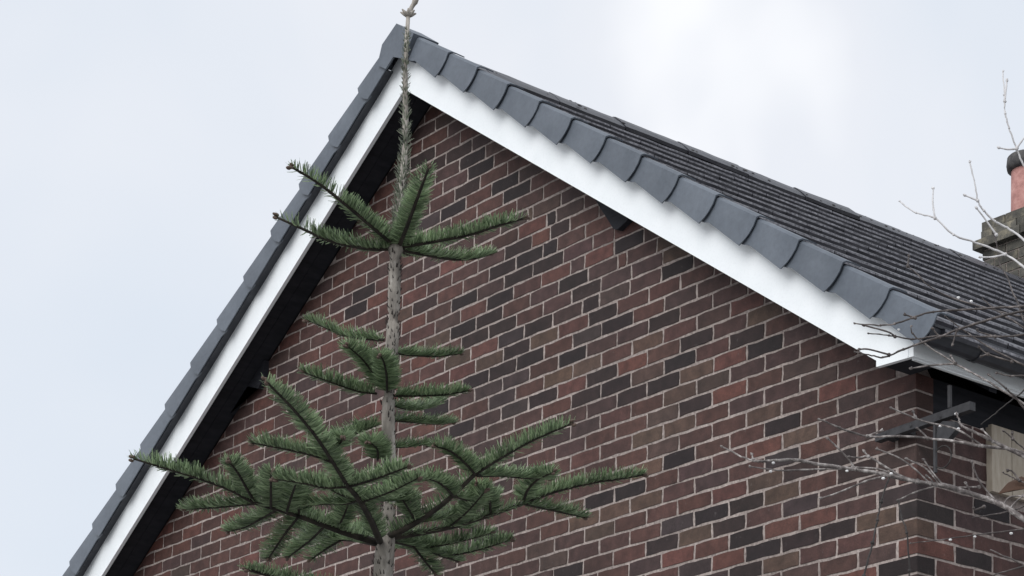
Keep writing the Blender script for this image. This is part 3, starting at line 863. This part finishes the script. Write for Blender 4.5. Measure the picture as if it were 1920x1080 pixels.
# top whorl
fir_branch([S_((743, 462, 0), (715, 440, -.04), (650, 385, -.10), (595, 342, -.14), (548, 314, -.17), r=(.0062, .0032), sparse=.45)])
fir_branch([S_((741, 466, 0), (690, 466, -.01), (620, 452, .0), (565, 428, .0), (520, 408, .0), r=(.0062, .003), sparse=.33)])
fir_branch([S_((748, 462, 0), (765, 420, -.12), (785, 365, -.22), (804, 314, -.30), r=(.006, .003), sparse=.22)])
fir_branch([S_((750, 463, 0), (800, 455, -.02), (880, 440, -.05), (930, 424, -.07), (984, 409, -.08), r=(.006, .003), sparse=.1)])
fir_branch([S_((750, 468, 0), (800, 478, .04), (850, 486, .08), (890, 484, .11), (922, 476, .14), r=(.0055, .003))])
fir_branch([S_((746, 464, 0), (752, 470, .10), (770, 478, .22), (800, 472, .34), r=(.0055, .003))])
# shoots between the whorls
fir_branch([S_((720, 637, 0), (690, 636, .02), (640, 628, .04), (605, 612, .05), (576, 600, .06), ln=.02, dens=2600, r=(.0036, .002))])
fir_branch([S_((738, 662, 0), (775, 666, .03), (820, 668, .06), (862, 663, .08), ln=.019, dens=2600, r=(.0036, .002))])
fir_branch([S_((722, 728, -.01), (700, 700, -.06), (678, 672, -.11), (653, 650, -.15), ln=.026, dens=2800, r=(.0036, .002)),
            S_((726, 735, -.02), (725, 705, -.12), (720, 680, -.19), (714, 668, -.22), ln=.024, dens=2600, r=(.0036, .002))])
fir_branch([S_((706, 738, 0), (670, 733, -.02), (625, 718, -.04), (567, 697, -.05), ln=.022, dens=2700, r=(.0036, .002))])
fir_branch([S_((735, 742, 0), (780, 742, .0), (830, 740, -.02), (875, 733, -.03), ln=.020, dens=2600, r=(.0036, .002))])
fir_branch([S_((735, 760, .01), (770, 768, .08), (800, 764, .15), (830, 750, .20), ln=.02, r=(.0032, .002), bud=False),
            S_((735, 788, .01), (780, 792, .07), (820, 795, .12), (850, 792, .16), ln=.02, dens=2200, r=(.0032, .002))])
fir_branch([S_((708, 796, -.01), (680, 808, -.04), (655, 818, -.06), (632, 826, -.09), ln=.026, dens=2800, r=(.0036, .002))])
fir_branch([S_((708, 862, -.01), (708, 845, -.08), (700, 834, -.13), (690, 829, -.17), ln=.025, dens=2600, r=(.0034, .002)),
            S_((730, 838, .01), (760, 838, .04), (800, 833, .07), ln=.018, dens=2200, r=(.003, .0018))])
# lower whorl: left branch
fir_branch([S_((712, 1018, 0), (660, 1003, -.04), (600, 982, -.09), (545, 962, -.12), (475, 942, -.15), r=(.0105, .0052), dens=1250, lo=-5, hi=85, bud=False, t0=.1, auto=(.42, .7)),
            S_((475, 942, -.15), (430, 918, -.16), (370, 896, -.17), (310, 878, -.18), (250, 860, -.19), r=(.005, .0026), sparse=.15),
            S_((477, 940, -.15), (462, 915, -.19), (447, 888, -.23), (430, 866, -.27), r=(.0042, .0024), dens=2700),
            S_((480, 944, -.15), (440, 948, -.12), (395, 952, -.10), (346, 955, -.08), r=(.0042, .0024), dens=2600),
            S_((508, 952, -.14), (508, 930, -.20), (508, 905, -.26), (509, 884, -.30), r=(.0038, .0022), dens=2300),
            S_((537, 962, -.13), (545, 935, -.19), (552, 915, -.24), (556, 900, -.28), r=(.0034, .002), dens=2300),
            S_((520, 955, -.13), (490, 972, -.06), (460, 988, .0), (430, 996, .05), r=(.004, .0022), dens=2700),
            S_((560, 968, -.12), (535, 1000, -.06), (518, 1025, -.03), (504, 1046, .0), r=(.0038, .0022), dens=2400),
            S_((610, 985, -.08), (585, 1010, .0), (560, 1030, .06), (540, 1045, .1), r=(.0036, .0022), dens=2300)])
# branch rising towards the viewer, up-left
fir_branch([S_((712, 1015, -.02), (695, 975, -.14), (672, 935, -.25), (652, 912, -.32), r=(.0095, .006), dens=1250, bud=False, t0=.05, lo=0, auto=(.6,)),
            S_((652, 912, -.32), (625, 868, -.42), (590, 815, -.52), (548, 765, -.60), (500, 716, -.66), r=(.0055, .0028), dens=1900, sparse=.05),
            S_((652, 912, -.32), (610, 914, -.33), (565, 905, -.34), (519, 898, -.34), r=(.0044, .0025), dens=2700),
            S_((654, 912, -.32), (690, 902, -.34), (725, 890, -.36), (762, 876, -.38), r=(.0044, .0025), dens=2700),
            S_((622, 866, -.43), (580, 852, -.43), (525, 840, -.44), (473, 830, -.44), r=(.004, .0024), dens=2600),
            S_((618, 858, -.44), (632, 840, -.44), (640, 828, -.46), (642, 820, -.48), r=(.0036, .002), dens=2600),
            S_((672, 938, -.24), (645, 945, -.20), (610, 945, -.17), (575, 948, -.15), r=(.0036, .0022), dens=2400),
            S_((676, 942, -.24), (700, 938, -.2), (730, 938, -.15), (780, 936, -.08), r=(.0036, .0022), dens=2200)])
# branch to the right, rising
fir_branch([S_((722, 1008, 0), (770, 985, -.05), (830, 945, -.10), (892, 888, -.15), r=(.0105, .0055), dens=1250, lo=-5, bud=False, t0=.08, auto=(.45,)),
            S_((892, 888, -.15), (940, 858, -.17), (1000, 825, -.19), (1070, 795, -.21), r=(.005, .0026), dens=2300, sparse=.1),
            S_((892, 890, -.15), (870, 866, -.18), (845, 846, -.21), (816, 836, -.23), r=(.0042, .0024), dens=2800),
            S_((850, 930, -.12), (833, 912, -.17), (812, 900, -.21), (784, 897, -.24), r=(.004, .0024), dens=2800),
            S_((895, 892, -.15), (940, 892, -.10), (985, 896, -.06), (1032, 898, -.02), r=(.0042, .0024), dens=2600),
            S_((852, 930, -.12), (885, 940, -.05), (915, 938, .0), (930, 925, .04), r=(.0038, .0022), dens=2200)])
# branch to the right, flatter
fir_branch([S_((726, 1008, .0), (790, 998, .02), (850, 986, .03), (920, 965, .04), (983, 943, .05), r=(.010, .0052), dens=1350, lo=-35, hi=60, bud=False, t0=.08, auto=(.5,)),
            S_((983, 943, .05), (1040, 922, .05), (1110, 905, .05), (1160, 898, .04), (1206, 890, .04), r=(.0048, .0028), dens=2500),
            S_((983, 945, .05), (1020, 953, .08), (1060, 962, .10), (1096, 970, .12), r=(.0042, .0024), dens=2600),
            S_((981, 941, .05), (990, 918, .0), (1010, 898, -.04), (1036, 886, -.08), r=(.0042, .0024), dens=2600),
            S_((920, 965, .04), (918, 940, -.01), (905, 922, -.05), (895, 910, -.09), r=(.0036, .0022), dens=2200)])
# branches on the far side, and low ones
fir_branch([S_((728, 1012, .02), (770, 1022, .10), (815, 1038, .18), (860, 1052, .24), r=(.007, .003), dens=2400, auto=(.5, .8)),
            S_((775, 1024, .1), (795, 1050, .14), (815, 1075, .18), r=(.004, .0024), dens=2200),
            S_((740, 1014, .04), (770, 1010, .12), (800, 1014, .2), r=(.004, .0024), dens=2300)])
fir_branch([S_((705, 1020, .02), (660, 1012, .12), (610, 1012, .22), (560, 1020, .3), r=(.007, .003), dens=2200, auto=(.5,)),
            S_((640, 1012, .15), (610, 1030, .18), (585, 1048, .2), r=(.0038, .0022), dens=2000)])
fir_branch([S_((700, 1118, 0), (620, 1105, -.08), (540, 1088, -.14), (462, 1067, -.2), r=(.0095, .004), dens=1900)])
fir_branch([S_((702, 1120, 0), (800, 1125, .05), (900, 1120, .1), (1000, 1108, .14), r=(.0095, .004), dens=1900)])
fir_branch([S_((704, 1118, 0), (720, 1160, -.3), (760, 1185, -.5), r=(.0095, .004), dens=1900)])
# needles on the leader, stubs on the older stem
mb = MB()
for i in range(950):
    z = Z1 + (tz(55) - Z1) * (random.random() ** 1.6); p = trunk_pt(z); a = random.uniform(0, 2 * math.pi); rad = Vector((math.cos(a), math.sin(a), 0))
    low = 1 - (z - Z1) / (ZT - Z1)
    l_ = random.uniform(.012, .021) * (.45 + .8 * low); dr = (rad * 1.0 + Vector((0, 0, random.uniform(.5, 1.5)))).normalized()
    wv = dr.cross(rad + Vector((random.uniform(-.6, .6), random.uniform(-.6, .6), 0)))
    if wv.length < 1e-3: continue
    wv.normalize(); b0 = p + rad * trad(z) * .9; w_ = .001
    q = len(mb.v); mid = b0 + dr * l_ * .5; tip = b0 + dr * l_ + rad * -.002
    mb.v += [tuple(b0 - wv * w_), tuple(b0 + wv * w_), tuple(mid - wv * w_), tuple(mid + wv * w_), tuple(tip - wv * w_ * .5), tuple(tip + wv * w_ * .5)]
    mb.f += [(q, q + 1, q + 3, q + 2), (q + 2, q + 3, q + 5, q + 4)]
o = mb.build('needles', MAT['needle_old'], trunk); o['kind'] = 'stuff'
mb = MB()
for i in range(420):
    z = random.uniform(Z2 - .15, Z1 - .01) if i < 385 else random.uniform(Z1, ZT - .05); p = trunk_pt(z); a = random.uniform(0, 2 * math.pi); rad = Vector((math.cos(a), math.sin(a), 0)); tg = Vector((-rad.y, rad.x, 0))
    r0 = trad(z); b0 = p + rad * r0 * .97; k_ = random.uniform(.5, 1)
    dr = (rad * .55 + Vector((0, 0, 1)) + tg * random.uniform(-.3, .3)).normalized()
    mb.tube([b0, b0 + dr * .011 * k_], [.0013, .0005], 4)
o = mb.build('needle_stubs', MAT['scar'], trunk); o['kind'] = 'stuff'
# the terminal: a small whorl of buds and the bent tip above it
mb = MB(); zt = trunk_pt(ZT)
top = [zt, zt + rt * .006 + Vector((0, 0, .018)), zt + rt * .014 + Vector((0, 0, .034)), zt + rt * .016 + Vector((0, 0, .052)), zt + rt * .017 + Vector((0, 0, .075))]
mb.tube(spline(top, 14), [.0050] * 6 + [.0066] * 3 + [.0048] * 3 + [.005, .0025], 8)
for k in range(7):
    a = k * .9 + .3; dv = Vector((math.cos(a), math.sin(a), .55)).normalized()
    mb.tube([zt, zt + dv * .010, zt + dv * .019], [.005, .004, .0015], 6)
for k in range(9):
    a = k * 2.1; dv = Vector((math.cos(a), math.sin(a), random.uniform(.2, 1.2))).normalized(); p = top[2].lerp(top[-1], k / 9)
    mb.tube([p, p + dv * .013], [.0028, .0008], 5)
mb.build('terminal_bud', MAT['fir_bark'], trunk, True)

# ------------------------------------------------------------------ bare broadleaf tree at the right
BR_ = 4.25
bare = thing('bare_tree', 'leafless grey-twigged tree reaching in front of the house corner and eaves', 'tree', (0, 0, 0))
root = at(2520, 1400, BR_); bare.location = (root.x, root.y, GZ)
RX, RY = root.x, root.y
bz = lambda v: at(2520, v, BR_).z
mb = MB()
tp = [Vector((RX + .05 * math.sin(z * 1.3), RY + .04 * math.cos(z * 1.7), z)) for z in np.linspace(GZ - .1, bz(-900), 26)]
mb.tube(tp, [.062 - .057 * (i / 25) ** .8 for i in range(26)], 12)
btr = mb.build('trunk', MAT['twig'], bare, True)
def trunk_at(v):
    z = bz(v); return Vector((RX + .05 * math.sin(z * 1.3), RY + .04 * math.cos(z * 1.7), z))
def bare_branch(main, sides=(), r=(.006, .0022), mat='twig_mid', off=0.0, root_v=None, dro=None):
    mb = MB()
    def pl(px, o0):
        return [at(u, v, BR_ + off + o0 + .02 * math.sin(u * .021 + v * .013)) for u, v in px]
    P = pl(main, 0)
    if root_v is not None:
        t0 = trunk_at(root_v); e0 = at(main[0][0] + 230, main[0][1] + (root_v - main[0][1]) * .35, BR_ + off * .5)
        full = [t0, e0] + P; n = len(full) * 5; pts = spline(full, n)
        rr = []
        nb = n * 2 / (len(full) - 1)
        for i in range(n): rr.append(max(r[0] + (.014 - r[0]) * max(0, 1 - i / nb), r[0]) if i < nb else r[0] + (r[1] - r[0]) * (i - nb) / (n - 1 - nb))
    else:
        n = len(P) * 5; pts = spline(P, n); rr = [r[0] + (r[1] - r[0]) * i / (n - 1) for i in range(n)]
    rr = [x * random.uniform(.86, 1.14) * .74 for x in rr]
    pts = [p + Vector((random.uniform(-1, 1), random.uniform(-1, 1), random.uniform(-1, 1))) * .0008 for p in pts]
    mb.tube(pts, rr, 7)
    tips = [(pts[-1], (pts[-1] - pts[-2]).normalized(), rr[-1])]
    for q in main[1:-1]:
        if random.random() < .75:
            p = at(q[0], q[1], BR_ + off + .02 * math.sin(q[0] * .021 + q[1] * .013)); mb.blob(p, r[1] * random.uniform(1.35, 1.8), 6, 4)
    for sd2 in sides:
        px, *rs = (sd2, ) if not isinstance(sd2, tuple) else sd2
        Q = pl(px, 0); n2 = max(6, len(Q) * 4); qs = spline(Q, n2); ra = rs[0] if rs else (.0024, .0017)
        mb.tube(qs, [(ra[0] + (ra[1] - ra[0]) * i / (n2 - 1)) * random.uniform(.86, 1.12) * .85 for i in range(n2)], 6)
        tips.append((qs[-1], (qs[-1] - qs[-2]).normalized(), ra[1]))
        mb.blob(qs[0], ra[0] * 1.7, 6, 4)
    for p, ax, r0 in tips:
        mb.blob(p, r0 * 1.75, 6, 4, (1, 1, 1.2), ax)
        for k in range(2):
            v_ = (ax + Vector((random.uniform(-1, 1), random.uniform(-1, 1), random.uniform(-1, 1))) * .9).normalized(); mb.blob(p + v_ * r0 * 1.3, r0 * 1.05, 5, 4, (1, 1, 1.4), v_)
    return mb.build('branch', MAT[mat], bare, True)
# in front of the eaves
bare_branch([(1990, 571), (1920, 574), (1830, 579), (1750, 585), (1711, 596), (1678, 607), (1651, 610), (1603, 607)], [[(1716, 596), (1697, 590)]], (.0034, .0018), root_v=700, off=.0)
bare_branch([(1990, 568), (1920, 583), (1861, 597), (1794, 619), (1761, 632), (1694, 655), (1667, 667), (1655, 670), (1636, 667), (1603, 660)], [[(1667, 665), (1629, 655), (1611, 655)], [(1794, 619), (1790, 632), (1786, 646)]], (.0040, .0018), root_v=660, off=.02)
bare_branch([(1990, 618), (1920, 628), (1875, 631), (1767, 630), (1711, 636), (1667, 629), (1628, 625)], [[(1678, 631), (1664, 622), (1620, 610)], [(1866, 631), (1835, 622), (1832, 618)], [(1761, 632), (1749, 616)]], (.0032, .0016), root_v=780, off=.05)
bare_branch([(1990, 800), (1920, 757), (1844, 711), (1792, 682), (1736, 646), (1711, 625), (1708, 612)], [[(1792, 682), (1746, 685), (1708, 691)], [(1792, 682), (1783, 668)]], (.0034, .0016), mat='twig', root_v=980, off=.03)
bare_branch([(1990, 725), (1920, 685), (1861, 655), (1811, 622), (1772, 594)], [[(1897, 678), (1853, 664), (1836, 651)], [(1853, 664), (1840, 668)]], (.0034, .0015), root_v=900, off=.06)
bare_branch([(1990, 665), (1920, 614), (1883, 592), (1858, 574), (1842, 560)], [], (.0028, .0014), root_v=850, off=.08)
bare_branch([(1990, 716), (1920, 705), (1894, 705), (1869, 699)], [], (.0026, .0016), root_v=900, off=-.03)
bare_branch([(1960, 790), (1900, 741), (1886, 728), (1854, 703)], [], (.0028, .0017), root_v=980, off=-.05)
bare_branch([(1990, 690), (1908, 742), (1870, 772), (1840, 795)], [], (.0022, .0012), mat='twig_dark', root_v=640, off=.1)
# long branches over the corner
bare_branch([(1985, 1006), (1920, 973), (1865, 941), (1778, 913), (1713, 902), (1655, 889), (1607, 881), (1552, 873), (1494, 863), (1455, 863), (1429, 865), (1400, 860), (1353, 837)],
            [([(1590, 879), (1552, 879), (1500, 881), (1461, 882), (1407, 875)], (.0024, .0016)), [(1412, 862), (1410, 852)],
             ([(1720, 903), (1690, 893), (1655, 872), (1628, 856), (1612, 858), (1592, 857)], (.0036, .0018)), [(1604, 880), (1590, 860), (1565, 834), (1552, 822)], [(1628, 856), (1620, 846)],
             [(1745, 908), (1716, 880), (1685, 858), (1645, 842)], [(1762, 910), (1738, 880), (1712, 866), (1700, 860)], [(1770, 912), (1748, 885), (1732, 862)],
             [(1658, 893), (1629, 900), (1607, 909), (1565, 926), (1539, 934)], [(1760, 910), (1716, 923), (1684, 938)],
             ([(1690, 897), (1650, 880), (1600, 876)], (.0028, .0018)), [(1752, 908), (1745, 898), (1738, 893)],
             [(1868, 940), (1850, 920), (1836, 902), (1826, 878), (1822, 866)], [(1836, 913), (1800, 914), (1780, 913)], [(1820, 925), (1813, 910), (1811, 906)],
             [(1880, 949), (1890, 934), (1907, 930), (1925, 932)], [(1893, 955), (1905, 940), (1918, 930)]], (.0080, .0021), mat='twig', root_v=1150, off=-.05)
bare_branch([(1985, 888), (1920, 857), (1849, 821), (1804, 799), (1798, 786), (1793, 776)], [[(1862, 828), (1850, 814), (1842, 806)]], (.0056, .0020), mat='twig', root_v=1060, off=.0)
bare_branch([(1985, 870), (1920, 850), (1891, 842), (1836, 836), (1778, 826), (1687, 818), (1626, 818), (1574, 802), (1536, 786)], [[(1842, 836), (1794, 805), (1736, 791), (1697, 776), (1671, 765)], [(1716, 782), (1712, 772)], [(1740, 822), (1726, 808), (1720, 803)], [(1626, 818), (1640, 812), (1653, 807)]], (.0050, .0020), mat='twig', root_v=1040, off=.02)
bare_branch([(1990, 880), (1920, 841), (1897, 821), (1881, 808)], [[(1899, 823), (1898, 812)]], (.0026, .0015), root_v=1000, off=-.04)
bare_branch([(1990, 940), (1920, 905), (1900, 896), (1881, 886)], [[(1912, 901), (1898, 884), (1890, 882)]], (.0026, .0015), root_v=1060, off=-.02)
bare_branch([(1990, 984), (1920, 992), (1849, 1000), (1781, 1010), (1707, 1018)], [], (.0024, .0012), root_v=1150, off=.03)
bare_branch([(1990, 1092), (1920, 1058), (1885, 1044), (1859, 1031)], [], (.0034, .0016), root_v=1250, off=.01)
bare_branch([(1990, 1042), (1920, 1062), (1871, 1076), (1840, 1092)], [], (.0026, .0014), root_v=1200, off=.06)
bare_branch([(1990, 930), (1905, 955), (1845, 968), (1825, 970)], [[(1845, 950), (1828, 956), (1826, 953)]], (.0024, .0013), root_v=1080, off=.07)
# dark hanging twigs
bare_branch([(1668, 893), (1652, 941), (1645, 975), (1636, 1018), (1620, 1080), (1612, 1120)], [], (.0022, .0026), mat='twig_dark', off=-.05)
bare_branch([(1684, 938), (1690, 970), (1700, 999), (1705, 1070), (1706, 1120)], [], (.0020, .0022), mat='twig_dark', off=-.05)
# against the sky
bare_branch([(1985, 420), (1945, 358), (1920, 310), (1906, 279), (1892, 240), (1885, 213), (1883, 178), (1881, 135)], [[(1906, 279), (1890, 280), (1873, 277)], [(1907, 277), (1922, 256), (1935, 240)], ([(1884, 190), (1887, 160), (1888, 151)], (.0022, .0018))], (.0030, .0018), mat='twig_pale', root_v=640, off=.0)
bare_branch([(1985, 505), (1920, 450), (1890, 428), (1866, 415), (1845, 395), (1833, 376), (1827, 341), (1818, 304)], [[(1833, 376), (1809, 366)], [(1868, 440), (1848, 412), (1831, 390)]], (.0034, .0018), mat='twig_pale', root_v=700, off=.03)
bare_branch([(1985, 552), (1920, 501), (1885, 477), (1827, 454), (1788, 440), (1753, 409), (1718, 399), (1687, 378)], [[(1753, 409), (1749, 380), (1750, 353)], [(1885, 477), (1860, 482), (1838, 482)]], (.0034, .0018), mat='twig_pale', root_v=740, off=.05)
bare_branch([(1960, 640), (1905, 560), (1889, 520), (1876, 497), (1868, 455), (1858, 425)], [], (.0026, .0014), root_v=760, off=.06)
bare_branch([(1975, 600), (1900, 590), (1790, 560), (1740, 535), (1726, 520), (1702, 499)], [[(1702, 499), (1704, 480)]], (.0024, .0012), root_v=720, off=.09)

# limbs of the same tree beyond the right edge of the picture
away = (rt * 1.0 + Vector((0, 0, .2))).normalized()
for k in range(16):
    p0 = tp[10 + k * 15 // 16]
    a = random.uniform(-1.15, 1.15); d = (rt * math.cos(a) + Vector((fw.x, fw.y, 0)).normalized() * math.sin(a) + Vector((0, 0, random.uniform(.5, 1.1)))).normalized()
    Ln = random.uniform(.7, 1.3) * (1 - k * .03); mb = MB()
    pts = [p0]
    for j in range(12): d = (d + Vector((random.uniform(-.16, .16), random.uniform(-.16, .16), random.uniform(-.06, .14)))).normalized(); pts.append(pts[-1] + d * Ln / 12)
    r0 = .014 - k * .0005
    mb.tube(pts, [r0 * (1 - .85 * j / 12) for j in range(13)], 7)
    for j in range(3, 12):
        d2 = (d + Vector((random.uniform(-1, 1), random.uniform(-1, 1), random.uniform(-.2, .9)))).normalized(); q = [pts[j]]
        for i in range(5): d2 = (d2 + Vector((random.uniform(-.2, .2), random.uniform(-.2, .2), .08))).normalized(); q.append(q[-1] + d2 * random.uniform(.04, .07))
        if all(to_px(x)[0] > 2000 for x in q): mb.tube(q, [.0034 - .0022 * i / 5 for i in range(6)], 6)
    if all(to_px(x)[0] > 2000 for x in pts): mb.build('branch', MAT['twig_mid'], bare, True)

# a dead leaf caught in the fork
mb = MB(); lp = [(1872, 925, 0), (1890, 905, .01), (1915, 893, .02), (1935, 900, .0), (1925, 915, -.02), (1900, 918, -.015)]
P = [at(u, v, BR_ + .02 + d) for u, v, d in lp]; cen = sum(P, Vector()) / 6
mb.v = [tuple(p) for p in P] + [tuple(cen + Vector((0, 0, .008)))] + [tuple(p + Vector((0, 0, -.0015))) for p in P]
mb.f = [(i, (i + 1) % 6, 6) for i in range(6)] + [tuple(range(12, 6, -1))] + [((i + 1) % 6, i, 7 + i, 7 + (i + 1) % 6) for i in range(6)]
mb.build('dead_leaf', MAT['leaf'], bare)

# water drops hanging on the twigs
wd = MB(); wd.blob((0, 0, 0), .0027, 12, 8, (1.25, 1.25, .85)); wme = mesh('water_drop', wd.v, wd.f, MAT['water'], True)
for (u, v, d) in [(1445, 884, -.05), (1450, 868, -.05), (1588, 883, -.05), (1656, 897, -.05), (1763, 799, .02), (1797, 804, .02), (1828, 1006, .03), (1896, 1000, .03), (1782, 1012, .03), (1797, 558, .0), (1821, 565, .0), (1685, 618, .0), (1671, 888, -.05), (1793, 776, .0)]:
    o = bpy.data.objects.new('water_drop', wme); COL.objects.link(o); o.location = at(u, v, BR_ + d - .004); s0 = random.uniform(.85, 1.15); o.scale = (s0, s0, s0 * random.uniform(.9, 1.1))
    o['label'] = 'tiny water drop with its glint painted white, clinging to a bare grey twig'; o['category'] = 'water drop'; o['group'] = 'water drops on the bare twigs'
